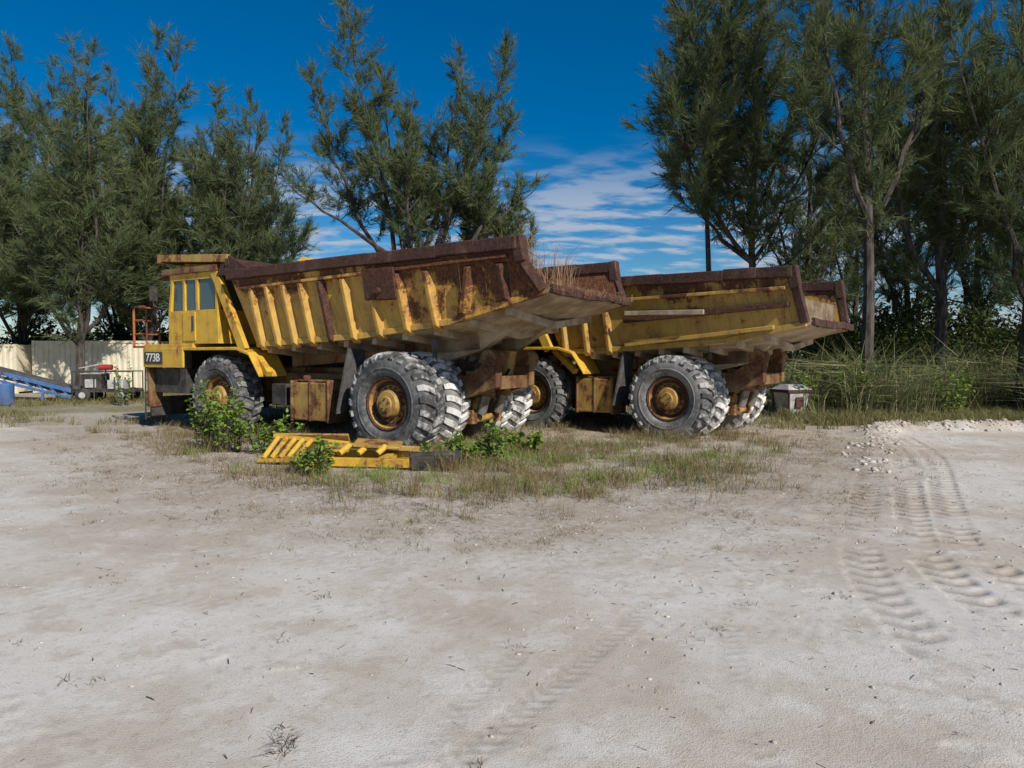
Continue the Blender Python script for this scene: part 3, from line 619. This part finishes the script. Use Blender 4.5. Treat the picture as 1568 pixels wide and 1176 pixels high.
# ------------------------------------------------------------------ casuarina trees
def casuarina(base,leaders,seed,dens=1.0,rb=2.6,r0=.26,wd=.03,nl=(.28,.62),nn=22,name='casuarina_tree'):
    """leaders: (start_height, azimuth_deg, horizontal_reach, top_height, t_foliage_start)"""
    global R
    R=np.random.default_rng(seed)
    bx,by=base; bz=float(gh(np.array([bx]),np.array([by]))[0])-.1
    mb=MB(); Os=[];Ds=[];Ts=[]
    main=leaders[0]
    def lead_pts(l,k=10):
        sh,az,reach,top,_=l; pts=[]
        wob=R.normal(size=2)*.18
        for i in range(k+1):
            t=i/k
            hr=reach*(t**.75); z=sh+(top-sh)*t
            pts.append(np.array([hr*math.cos(rad(az))+wob[0]*math.sin(t*5)+R.normal()*.06,hr*math.sin(rad(az))+wob[1]*math.sin(t*4)+R.normal()*.06,z]))
        return np.array(pts)
    mainp=lead_pts(main)
    def spray(q,Lb,tint,k,ntw):
        tt=R.uniform(.12,1,ntw)**.8; tt[-1]=1
        f=tt*k; ii=np.minimum(k-1,f.astype(int)); P0=q[ii]+(q[ii+1]-q[ii])*(f-ii)[:,None]
        dv=unit(unit(q[ii+1]-q[ii])+R.normal(size=(ntw,3))*.55+np.array([0,0,.22])); Lt=R.uniform(.3,1.1,ntw)*(.6+.22*Lb)
        s_=R.random((ntw,nn)); C=P0[:,None,:]+dv[:,None,:]*(Lt[:,None]*s_)[:,:,None]+R.normal(size=(ntw,nn,3))*.035
        C[:,:,2]-=.10*(s_*Lt[:,None])**2
        Dn=unit(dv[:,None,:]*1.0+R.normal(size=(ntw,nn,3))*.34+np.array([0,0,-.10]))
        Os.append(C.reshape(-1,3)); Ds.append(Dn.reshape(-1,3))
        x=np.empty((ntw*nn,2)); x[:,0]=np.clip(np.repeat(R.random(ntw)*.5+tint*.4,nn)+R.random(ntw*nn)*.25,0,1); x[:,1]=(R.random(ntw*nn)**5)*.7; Ts.append(x)
    for li,l in enumerate(leaders):
        pts=mainp if li==0 else lead_pts(l)
        if li>0:
            t=(l[0]-main[0])/(main[3]-main[0]); f=t*10; i=int(min(9,max(0,math.floor(f)))); at=mainp[i]+(mainp[i+1]-mainp[i])*(f-i)
            pts[:,:2]+= at[:2]
            pts[0]=at
        Lz=l[3]-l[0]; rr0=r0 if li==0 else r0*.55*(1-.4*l[0]/main[3])
        mb.tube([Vector((p[0]+bx,p[1]+by,p[2]+bz)) for p in pts],[rr0*(1-.93*(i/10)**.85) for i in range(11)],8 if li==0 else 6,0,False)
        nb=int(Lz*3.6*dens)
        for b in range(nb):
            t=l[4]+(1-l[4])*((b+R.random())/nb); f=t*10; i=int(min(9,math.floor(f))); p=pts[i]+(pts[i+1]-pts[i])*(f-i)
            prof=min(1,(1-t)*1.6+.14)*(0.55+.45*min(1,(t-l[4])*5+.4))
            Lb=rb*prof*R.uniform(.35,1.3)
            az=R.uniform(0,2*math.pi); el=rad(R.uniform(5,45)+t*25)
            d=np.array([math.cos(az)*math.cos(el),math.sin(az)*math.cos(el),math.sin(el)])
            k=5; q=[p]; dd=d.copy()
            for j in range(k):
                dd=unit(dd+np.array([0,0,.13])+R.normal(size=3)*.10); q.append(q[-1]+dd*Lb/k)
            q=np.array(q)
            if Lb>.7: mb.tube([Vector((a[0]+bx,a[1]+by,a[2]+bz)) for a in q],[max(.010,.032*Lb/2*(1-.85*j/k)) for j in range(k+1)],4,0,False)
            tint=R.random()
            spray(q,Lb,tint,k,int(3+Lb*5))
            if Lb>1.3:
                for _ in range(int(Lb*1.3)):
                    j=R.integers(1,5); d2=unit(unit(q[j+1]-q[j])+R.normal(size=3)*.6+np.array([0,0,.15])); L2=Lb*R.uniform(.3,.55)
                    q2=np.array([q[j]+d2*L2*m/3+np.array([0,0,.02*m*m]) for m in range(4)])
                    mb.tube([Vector((a[0]+bx,a[1]+by,a[2]+bz)) for a in q2],[.014,.012,.009,.005],3,0,False)
                    spray(q2,L2,tint,3,int(2+L2*5))
    O=np.concatenate(Os)+np.array([bx,by,bz]);D=np.concatenate(Ds);T=np.concatenate(Ts); n=len(O)
    V=needles(O,D,R.uniform(nl[0],nl[1],n),R.uniform(.6,1.3,n)*wd)
    e=empty(name,(bx,by,bz))
    o=npmesh('foliage',V.reshape(-1,3)-np.array([bx,by,bz]),np.arange(n*3).reshape(-1,3),M['needle'],np.repeat(T,3,0),e)
    mb.v=[(a-bx,b-by,c-bz) for a,b,c in mb.v]
    mb.finish('trunk_and_limbs',['bark'],e)
    return n
def U(px,D): return (px-784)/1087*D
def Z(py,D): return 2.1+(545-py)/1087*D
tot=[]
D=30
tot.append(casuarina((U(625,D),D),[(0,90,.6,12.5,.42),(3.5,185,2.4,17.4,.28),(4,150,1.3,14.2,.25),(4,10,2.2,14.8,.25),(4.2,5,4.2,15.4,.25),(5,185,4.5,13.8,.28),(4.5,350,5.0,12.0,.28),(6,190,5.2,9.6,.2),(6,0,5.6,9.4,.2),(5,270,2.5,11.5,.2),(5,0,3.2,13.0,.25)],11,.72,1.9,.3,.029,nl=(.22,.5),nn=23))
for px,D,top,sd,sp in ((120,34,75,21,3.0),(232,38,58,22,3.2),(335,36,145,23,2.7),(30,40,75,24,3.2),(-50,35,110,25,3),(385,42,165,26,2.4),(180,46,110,27,3)):
    zt_=Z(top,D)
    tot.append(casuarina((U(px,D),D),[(0,90,.5,zt_,.14),(2.5,170+sd*7,sp,zt_*.92,.12),(3,20+sd*5,sp,zt_*.85,.12),(2.5,300,sp*.9,zt_*.75,.12),(3.0,0,sp*1.1,zt_*.62,.08),(2.5,180,sp*1.2,zt_*.58,.08)],sd,.52 if D<42 else .42,2.7,.22,.032,nn=20))
tot.append(casuarina((U(1163,30),30),[(0,90,.8,21.5,.25),(7,180,3.4,18.5,.05),(6,190,4.4,13.5,.1),(9,200,2.2,20,.1),(8,0,3,19,.15),(6,350,3.2,13,.1),(6,180,3.8,10.5,.2)],41,.56,2.7,.22,.031))
tot.append(casuarina((U(1335,25),25),[(0,120,1.0,21.5,.26),(7,190,2.6,17,.1),(6.5,10,3.0,16,.1)],42,.58,2.2,.25,.029))
tot.append(casuarina((U(1447,27),27),[(0,100,.6,20,.2),(5,0,3.0,16,.1),(4.5,185,3.0,13,.1)],43,.6,2.3,.25,.029))
tot.append(casuarina((U(1562,24.5),24.5),[(0,60,.6,18,.18),(4,180,2.8,14,.1),(3.5,340,2.6,15,.1)],44,.6,2.3,.22,.029))
for px,D,h,sd in ((1235,37,19,45),(1500,36,21,46),(1390,40,22,48),(1690,30,20,49),(1310,46,20,51),(1590,44,20,52)):
    tot.append(casuarina((U(px,D),D),[(0,60,.6,h,.1),(4,180,3,h*.8,.08),(4,340,3,h*.75,.08),(3,200,3,h*.5,.1)],sd,.42,2.8,.22,.036,nn=17))
tot.append(casuarina((U(1100,33),33),[(0,150,1.0,22,.40),(9,170,1.8,18,.2)],47,.6,2.4,.18))
tot.append(casuarina((U(748,31),31),[(0,90,.3,9.2,.3),(3,180,1.2,8.1,.2),(3,0,1.3,8.5,.2)],50,1.2,1.6,.12,.04))
tot.append(casuarina((U(432,33),33),[(0,90,.3,8.4,.3),(3,180,.7,7.4,.3)],53,.5,1.0,.09,.03))
print('needles',sum(tot),tot)
R=np.random.default_rng(99)

def thicket(name,clumps,per,ls,mat):
    Os=[];Ds=[];Ts=[]
    for (x,y,z,rx,rz) in clumps:
        d=unit(R.normal(size=(per,3))); r=R.random(per)**.45
        lump=1+.35*np.sin(d[:,0]*5+x*3)*np.cos(d[:,2]*6+y)
        O=np.stack([x+d[:,0]*rx*r*lump,y+d[:,1]*rx*r*lump,z+d[:,2]*rz*r*lump],-1)
        O[:,2]=np.maximum(O[:,2],.05); Os.append(O); Ds.append(unit(d+R.normal(size=(per,3))*.8))
        t=np.empty((per,2)); t[:,0]=np.clip(R.random()*.5+R.random(per)*.5,0,1); t[:,1]=R.random(per)**5; Ts.append(t)
    O=np.concatenate(Os);D=np.concatenate(Ds);n=len(O); L=R.uniform(.6,1.4,n)*ls
    V,F=leaves(O,D,L,L*.5); return npmesh(name,V,F,mat,np.repeat(np.concatenate(Ts),4,0))
cl=[]
for i in range(150):
    x=R.uniform(10.8,36); y=R.uniform(28,35); h=R.uniform(.4,5.0)*(1 if x>12.5 else .9)*R.uniform(.6,1); cl.append((x,y,h,R.uniform(.7,1.5),R.uniform(.6,1.2)))
thicket('shrub_thicket',cl,420,.2,M['leaf'])
cl=[]
for i in range(110):
    x=R.uniform(-42,-10); y=R.uniform(40.5,46); cl.append((x,y,R.uniform(.3,4.2)*R.uniform(.6,1),R.uniform(.9,1.8),R.uniform(.7,1.3)))
thicket('shrub_thicket',cl,320,.28,M['leaf'])
cl=[]
for i in range(260):
    x=R.uniform(-190,190); y=R.uniform(105,125); cl.append((x,y,R.uniform(.5,5.5),R.uniform(2,4),R.uniform(1.5,3)))
thicket('distant_treeline',cl,160,.9,M['leaf'])
P_=[]
while len(P_)<760:
    x=R.uniform(9.8,30); y=R.uniform(23.4,27.5)
    if sst(fbm(np.array([x/1.1]),np.array([y/1.1]),77)[0],.40,.54)>R.random(): P_.append((x,y))
grass('tall_reeds',P_,22,(.8,3.3),.16,.030,M['reed'],bend=.7,lean=.24)

# ------------------------------------------------------------------ ground vegetation
def scatter(n,xr,yr,f):
    out=[]
    while len(out)<n:
        x=R.uniform(*xr,4000); y=R.uniform(*yr,4000); p=f(x,y); k=R.random(4000)<p
        out+=list(zip(x[k],y[k]))
    return np.array(out[:n])
gd=lambda x,y: sst(inveg(x,y),-.3,2.4)*sst(fbm(x/1.1,y/1.1,81),.43,.58)*(1-sst(y,21,25)*.5)
p=scatter(1250,(-12,11),(9,24),gd); grass('wild_grass',p,26,(.10,.38),.10,.009,M['grass'])
gd2=lambda x,y: sst(inveg(x,y),-3.0,.3)*sst(fbm(x/.7,y/.7,83),.42,.6)
p=scatter(2200,(-12,11),(7.5,20),gd2); grass('low_grass_tufts',p,14,(.03,.15),.06,.006,M['grass'],lean=.8)
p=scatter(560,(-9,7),(9,18),lambda x,y:sst(inveg(x,y),-.6,1.2)*sst(fbm(x/.8,y/.8,85),.45,.6)*(1-sst(np.abs(x+1),4.5,9)))
grass('straw_grass',p,17,(.22,.62),.09,.0075,M['grass'],lean=.32)
p=scatter(420,(-9,6),(10.5,17),lambda x,y:sst(inveg(x,y),.2,1.8)*sst(fbm(x/.8,y/.8,87),.47,.58))
grass('green_grass_tufts',p,22,(.08,.32),.09,.010,M['weed'],lean=.45)
p=np.concatenate([scatter(70,(-9,11),(3.5,12),lambda x,y:(1-sst(inveg(x,y),-2,0))*.5),np.array([(U(870,9.2),9.2),(U(1275,8.0),8.0),(U(1262,8.1),8.1),(U(1105,5.4),5.4),(U(780,9.4),9.4)])])
grass('sprouts',p,14,(.03,.10),.04,.006,M['litter'],lean=1)
ctr=np.array([(U(425,D_),D_) for D_ in (3.70,3.78,3.86,3.95)]); grass('dead_plant',ctr,34,(.03,.11),.03,.005,M['litter'],lean=1.6,bend=.6)
p=scatter(1900,(9,36),(21.2,25),lambda x,y:np.ones(len(x))); grass('verge_grass',p,24,(.12,.6),.12,.016,M['greengrass'])
p=scatter(2200,(-34,-7),(19,38),lambda x,y:sst(fbm(x/4,y/3,67),.40,.52)*sst(y,19,27)); grass('field_grass',p,16,(.08,.40),.14,.022,M['greengrass'])
p=scatter(900,(-9,14),(20,30),lambda x,y:np.ones(len(x))); grass('undergrowth_grass',p,20,(.15,.5),.14,.02,M['greengrass'])
n=17000
p=scatter(n,(-10,11),(3,20),lambda x,y:.05+.9*sst(inveg(x,y),-4.0,-.4)*sst(fbm(x/.6,y/.6,91),.38,.58)+.26*sst(x-.25*y,1,3)*sst(fbm(x/.8,y/.8,93),.48,.6))
z=ground(p[:,0],p[:,1])[0]
a=R.uniform(0,2*math.pi,n); D=np.stack([np.cos(a),np.sin(a),R.uniform(-.02,.35,n)],-1)
V,F=blades(np.stack([p[:,0],p[:,1],z+.004],-1),unit(D),R.uniform(.02,.11,n)*R.uniform(.4,1.2,n),R.uniform(.003,.010,n),R.uniform(0,.2,n))
npmesh('twig_litter',V,F,M['litter'],np.repeat(np.stack([R.random(n),R.random(n)**3],-1),5,0))
def stones(name,pts,smin,smax,mat):
    bm=bmesh.new(); bmesh.ops.create_icosphere(bm,subdivisions=1,radius=1); v=np.array([q.co[:] for q in bm.verts]); f=np.array([[q.index for q in w.verts] for w in bm.faces]); bm.free()
    n=len(pts); s=smin+(smax-smin)*R.random(n)**5
    z=ground(pts[:,0],pts[:,1])[0]
    V=v[None]*(1+R.normal(size=(n,len(v),1))*.18)*s[:,None,None]*R.uniform(.6,1.2,(n,1,3)); V[:,:,2]*=.6
    V+=np.stack([pts[:,0],pts[:,1],z+s*.1],-1)[:,None,:]
    F=(f[None]+np.arange(n)[:,None,None]*len(v)).reshape(-1,3)
    return npmesh(name,V.reshape(-1,3),F,mat)
ms_=simple('marl_stones',(.60,.55,.48),(.34,.29,.24),6,.95)
stones('loose_stones',scatter(15000,(-10,12),(3,20),lambda x,y:.12+.8*sst(fbm(x/1.3,y/1.3,95),.42,.6)+.4*sst(inveg(x,y),-2,0)+.4*sst(x-.25*y,1,3)),.003,.024,ms_)
def nearberm(x,y):
    d,a_,s_=pathdist(x,y,BERM); return np.exp(-(d/.4)**2)*np.where(a_>BLEN-7,.25,1)
stones('berm_rubble',scatter(4500,(6,30),(12,22),nearberm),.012,.08,ms_)

for px,D,rd,ht,ns in ((335,15.6,.62,1.66,24),(312,15.9,.5,1.15,14),(355,15.3,.4,1.1,10),(405,15.2,.6,.95,18),(440,15.0,.4,.65,10),(484,12.3,.42,.66,14),(462,12.7,.25,.35,6),(693,13.8,.32,.62,10),(720,13.8,.3,.4,8),(760,13.7,.35,.78,12),(740,14.2,.3,.4,7),(815,15,.4,.5,10),(790,16,.4,.4,8),(660,13.9,.25,.4,5),(245,30,.6,.8,8),(188,29,.4,1.9,8)):
    weed('leafy_weed',U(px,D),D,rd,ht,ns,32,.115)
for px,D,ht in ((1228,24.4,1.6),(1310,24.0,1.9),(1372,24.2,1.2),(1452,24.0,1.9),(1590,24.4,2.2)):
    weed('roadside_shrub',U(px,D),D,.8,ht,20,34,.13)
def tl(e,x,y,z): 
    m=Matrix.Translation(e.location)@Matrix.Rotation(e.rotation_euler[2],4,'Z'); return m@Vector((x,y,z))
pts=[tuple(tl(e1,R.uniform(-3.8,-3.0),R.uniform(-2.0,2.0),3.5)) for i in range(90)]
grass('bed_straw',pts,18,(.15,.5),.1,.010,M['straw'],lean=.8,bend=1.1)
pts=[tuple(tl(e1,R.uniform(-3.5,-2.2),R.uniform(-.4,2.0),3.6)) for i in range(36)]
grass('bed_straw_tall',pts,14,(.5,1.8),.12,.012,M['straw'],lean=.16,bend=.35)
pts=[tuple(tl(e1,-3.98+R.uniform(-.05,.1),R.uniform(-1.9,2.0),3.5)) for i in range(44)]
grass('bed_straw_hanging',pts,12,(.1,.4),.08,.009,M['straw'],lean=1.5,bend=1.6)
pts=[tuple(tl(e1,R.uniform(-2.5,4.5),R.choice([-1,1])*2.0,3.5)) for i in range(34)]
grass('bed_weeds',pts,10,(.7,1.2),.1,.012,M['straw'],lean=.15,bend=.3)

# ------------------------------------------------------------------ scrap pile
sc=empty('scrap_steel_frame',(U(560,13.4),13.4,float(gh(U(560,13.4),13.4))-.02),rad(-8))
mb=MB()
mb.bx(-1.0,.95,-.35,-.22,.06,.22,0); mb.bx(-1.0,.95,.55,.68,.05,.24,0); mb.bx(-1.0,-.86,-.22,.55,.07,.24,0); mb.bx(.3,.44,-.22,.55,.07,.23,0)
mb.beam((-1.9,.1,.12),(-.5,-.45,.2),.14,.1,0); mb.beam((-.9,.2,.4),(.9,.5,.30),.12,.1,1)
mb.finish('base_frame',['yel','rim'],sc,.012)
mb=MB()
for i in range(5):
    x=-2.05+i*.17
    mb.tube([(x,-.05,.14+.01*i),(x+.17,.25,.52-.012*i)],.05,10,0)
mb.beam((-2.15,-.08,.10),(-.6,-.1,.14),.07,.07,0); mb.beam((-2.0,.30,.54),(-.45,.26,.42),.07,.07,0)
for i in range(4): mb.tube([(-.9+i*.36,-.05+.05*i,.25),(-.78+i*.36,.25,.38)],.06,10,0)
mb.finish('pipe_rack',['yel'],sc,.006)
mb=MB()
mb.box((-1.3,.55,.42),(1.5,.05,.36),0,(35,0,4)); mb.box((.1,.4,.40),(.9,.5,.05),0,(8,4,10))
mb.finish('bent_plates',['rim'],sc,.01)
mb=MB()
mb.bx(.98,1.75,-.4,-.1,.03,.28,0); mb.tube([(.9,-.2,.2),(1.8,.1,.22)],.13,14,0); mb.tube([(1.65,-.42,.15),(1.65,.1,.15)],.12,14,1)
mb.finish('black_pipe_ends',['dark','rust'],sc,.015)

# ------------------------------------------------------------------ left yard
M['cream']=simple('cream_container_paint',(.74,.68,.52),(.66,.59,.44),1.5,.7)
def container(x0,x1,y,depth,h,rz=0):
    e=empty('shipping_container',((x0+x1)/2,y,float(gh((x0+x1)/2,y))),rz); w=(x1-x0)/2
    mb=MB(); pitch=.28; n=int(2*w/pitch)
    for yy,sg in ((0,-1),(depth,1)):
        vs=[];fs=[]
        xs2=[];dd=[]
        for i in range(n):
            a=-w+.08+i*(2*w-.16)/n; p=(2*w-.16)/n
            xs2+=[a,a+p*.35,a+p*.5,a+p*.85]; dd+=[0,0,.045,.045]
        xs2.append(w-.08); dd.append(0)
        for xx,d in zip(xs2,dd): vs+= [(xx,yy-sg*d*1.0,.12),(xx,yy-sg*d,h-.1)]
        for i in range(len(xs2)-1): fs.append((2*i,2*i+2,2*i+3,2*i+1))
        mb.add(vs,fs,0)
    mb.bx(-w,w,-.02,.06,h-.12,h,0); mb.bx(-w,w,-.02,.06,.02,.14,0); mb.bx(-w,w,depth-.06,depth+.02,h-.12,h,0); mb.bx(-w,w,depth-.06,depth+.02,.02,.14,0)
    for sx in (-1,1):
        mb.bx(sx*w-.07,sx*w+.07,-.03,.1,0,h+.01,0); mb.bx(sx*w-.07,sx*w+.07,depth-.1,depth+.03,0,h+.01,0); mb.bx(sx*w-.02,sx*w+.02,.1,depth-.1,.1,h-.02,0)
    mb.bx(-w+.02,w-.02,.02,depth-.02,h-.06,h-.02,0)
    mb.finish('corrugated_shell',['cream'],e)
container(U(52,37),U(240,37),37,2.44,2.72)
container(U(-150,36.5),U(24,36.5),36.5,2.44,2.55)
M['blue']=paint('blue_paint',(.08,.19,.42),(.06,.13,.30),.22)
M['red']=paint('red_paint',(.4,.04,.03),(.3,.03,.03),.2)
M['belt']=simple('conveyor_belt',(.06,.06,.06),(.12,.12,.12),4,.8)
M['off']=simple('grey_white_paint',(.5,.5,.48),(.35,.34,.32),3,.7)
cv=empty('belt_conveyor',(U(30,31),31,float(gh(U(30,31),31))))
mb=MB()
A=Vector((-4.0,0,2.1));B=Vector((2.6,0,.42))
for yy in (-.45,.45):
    o=Vector((0,yy,0)); mb.beam(A+o,B+o,.09,.16,0); mb.beam(A+o-Vector((0,0,.42)),B+o-Vector((0,0,.3)),.08,.11,0)
    for i in range(12):
        a=A.lerp(B,i/12)+o; b=A.lerp(B,(i+1)/12)+o-Vector((0,0,.4)); mb.beam(a,b,.05,.05,0)
mb.beam(A+Vector((0,0,.1)),B+Vector((0,0,.1)),.75,.05,1)
mb.tube([B+Vector((0,-.45,.05)),B+Vector((0,.45,.05))],.17,14,1)
for x,z in ((-2.6,1.5),(1.3,.45)):
    for yy in (-.55,.55): mb.beam((x,yy,0),(x,yy*.8,z),.09,.09,0)
mb.finish('truss_and_belt',['blue','belt'],cv,.008)
dr=MB(); dr.lathe([(0,.0),(0,.28),(.02,.3),(.3,.29),(.32,.3),(.6,.29),(.62,.3),(.86,.3),(.88,.28),(.86,.01)],(0,0,0),24); 
dr.v=[(x,-z,y) for x,y,z in dr.v]; dr.finish('steel_drum',['blue'],None,0,True,(U(8,29),29,float(gh(U(8,29),29))))
gn=empty('screening_plant',(U(165,31),31,float(gh(U(165,31),31))),rad(5))
mb=MB()
for x in (-1.25,-.35,.5,1.25):
    for yy in (-.5,.5): mb.tube([(x,yy,.1),(x,yy,1.35 if abs(x)>1 else 1.05)],.03,6,0)
for z in (.55,1.32): 
    for yy in (-.5,.5): mb.tube([(-1.25,yy,z),(1.25,yy,z)],.03,6,0)
mb.bx(-1.3,1.3,-.5,.5,.42,.52,0); mb.bx(-.9,-.1,-.4,.4,.52,1.2,0); mb.bx(-.95,-.05,-.45,.45,1.2,1.26,1)
mb.bx(.15,.8,-.4,.3,.52,.95,1); mb.tube([(-.2,-.35,1.5),(.35,-.35,1.5)],.12,12,2); mb.beam((-1.2,0,1.45),(-.3,-.1,1.62),.05,.05,1); mb.tube([(.05,-.3,.9),(.05,-.3,1.45)],.03,6,0)
mb.bx(-.75,-.3,-.46,-.4,.62,.98,1)
for x in (-.8,.8):
    for yy in (-.62,.5):
        mb.tube([(x,yy,.3),(x,yy+.14,.3)],.3,18,0); mb.tube([(x,yy-.01,.3),(x,yy+.15,.3)],.14,12,1)
mb.finish('frame_engine_and_wheels',['dark','off','red'],gn,.01)
hp=empty('steel_hopper',(U(1212,24.2),24.2,float(gh(U(1212,24.2),24.2))),rad(20))
mb=MB(); mb.hexa([(-.3,-.3,.1),(.3,-.3,.1),(.3,.3,.1),(-.3,.3,.1),(-.45,-.4,.85),(.45,-.4,.85),(.45,.4,.85),(-.45,.4,.85)],1)
mb.bx(-.5,.5,-.45,.45,.85,.95,0); mb.hexa([(-.5,-.45,.95),(.5,-.45,.95),(.5,.45,.95),(-.5,.45,.95),(-.3,-.2,1.12),(.3,-.2,1.12),(.3,.2,1.12),(-.3,.2,1.12)],1)
mb.bx(-.15,.15,-.42,-.38,.35,.7,0)
for x in (-.42,.42):
    for yy in (-.38,.38): mb.beam((x,yy,0),(x,yy,.85),.06,.06,0)
mb.finish('hopper_body',['rust','off'],hp,.01)

# ------------------------------------------------------------------ world / sun / camera
w=bpy.data.worlds.new("World"); scene.world=w; w.use_nodes=True; nt=w.node_tree
bg=nt.nodes['Background']; sky=N(nt,'ShaderNodeTexSky',sky_type='NISHITA'); sky.sun_disc=False
el=36; sx,sy=.60,-.80
sky.sun_elevation=rad(el); sky.sun_rotation=math.atan2(sx,sy); sky.air_density=1.0; sky.dust_density=.1; sky.ozone_density=5.0
hs=N(nt,'ShaderNodeHueSaturation'); hs.inputs['Saturation'].default_value=1.42; hs.inputs['Value'].default_value=.95; nt.links.new(sky.outputs[0],hs.inputs['Color'])
tc=N(nt,'ShaderNodeTexCoord').outputs['Generated']; sp=N(nt,'ShaderNodeSeparateXYZ'); nt.links.new(tc,sp.inputs[0])
zc=math_(nt,'ADD',math_(nt,'MAXIMUM',sp.outputs[2],.0),.16)
cx=math_(nt,'DIVIDE',sp.outputs[0],zc); cy=math_(nt,'DIVIDE',sp.outputs[1],zc)
cmb=N(nt,'ShaderNodeCombineXYZ'); nt.links.new(cx,cmb.inputs[0]); nt.links.new(cy,cmb.inputs[1])
mp=N(nt,'ShaderNodeMapping'); nt.links.new(cmb.outputs[0],mp.inputs[0]); mp.inputs['Rotation'].default_value=(0,0,rad(-35)); mp.inputs['Scale'].default_value=(2.6,5.2,1)
n1=noise(nt,mp.outputs[0],1.8,4,.55); n2=noise(nt,cmb.outputs[0],1.1,3,.5)
cl_=math_(nt,'ADD',math_(nt,'MULTIPLY',n1,.6),math_(nt,'MULTIPLY',n2,.45))
cm=ramp(nt,cl_,.46,.60)
mr=N(nt,'ShaderNodeMapRange',interpolation_type='SMOOTHSTEP'); nt.links.new(sp.outputs[2],mr.inputs[0]); mr.inputs[1].default_value=.18; mr.inputs[2].default_value=.30; mr.inputs[3].default_value=1; mr.inputs[4].default_value=0
fac=math_(nt,'MULTIPLY',math_(nt,'MULTIPLY',cm,mr.outputs[0]),.75)
cc=mixc(nt,fac,hs.outputs[0],(5.8,6.3,7.2))
nt.links.new(cc,bg.inputs[0]); bg.inputs[1].default_value=.085
sun=bpy.data.lights.new('sun','SUN'); sun.energy=5.0; sun.angle=rad(.5); sun.color=(1,.94,.85)
so=bpy.data.objects.new('sun',sun); scene.collection.objects.link(so)
tosun=Vector((sx*math.cos(rad(el)),sy*math.cos(rad(el)),math.sin(rad(el))))
so.rotation_euler=tosun.to_track_quat('Z','Y').to_euler(); so.location=(20,-20,30)
cam=bpy.data.cameras.new('camera'); co=bpy.data.objects.new('camera',cam); scene.collection.objects.link(co)
cam.sensor_width=36; cam.lens=36*1087/1568; cam.clip_end=5000; co.location=(0,0,2.1)
co.rotation_euler=(rad(90-2.27),0,0); scene.camera=co
scene.view_settings.view_transform='Standard'; scene.view_settings.look='None'; scene.view_settings.exposure=0
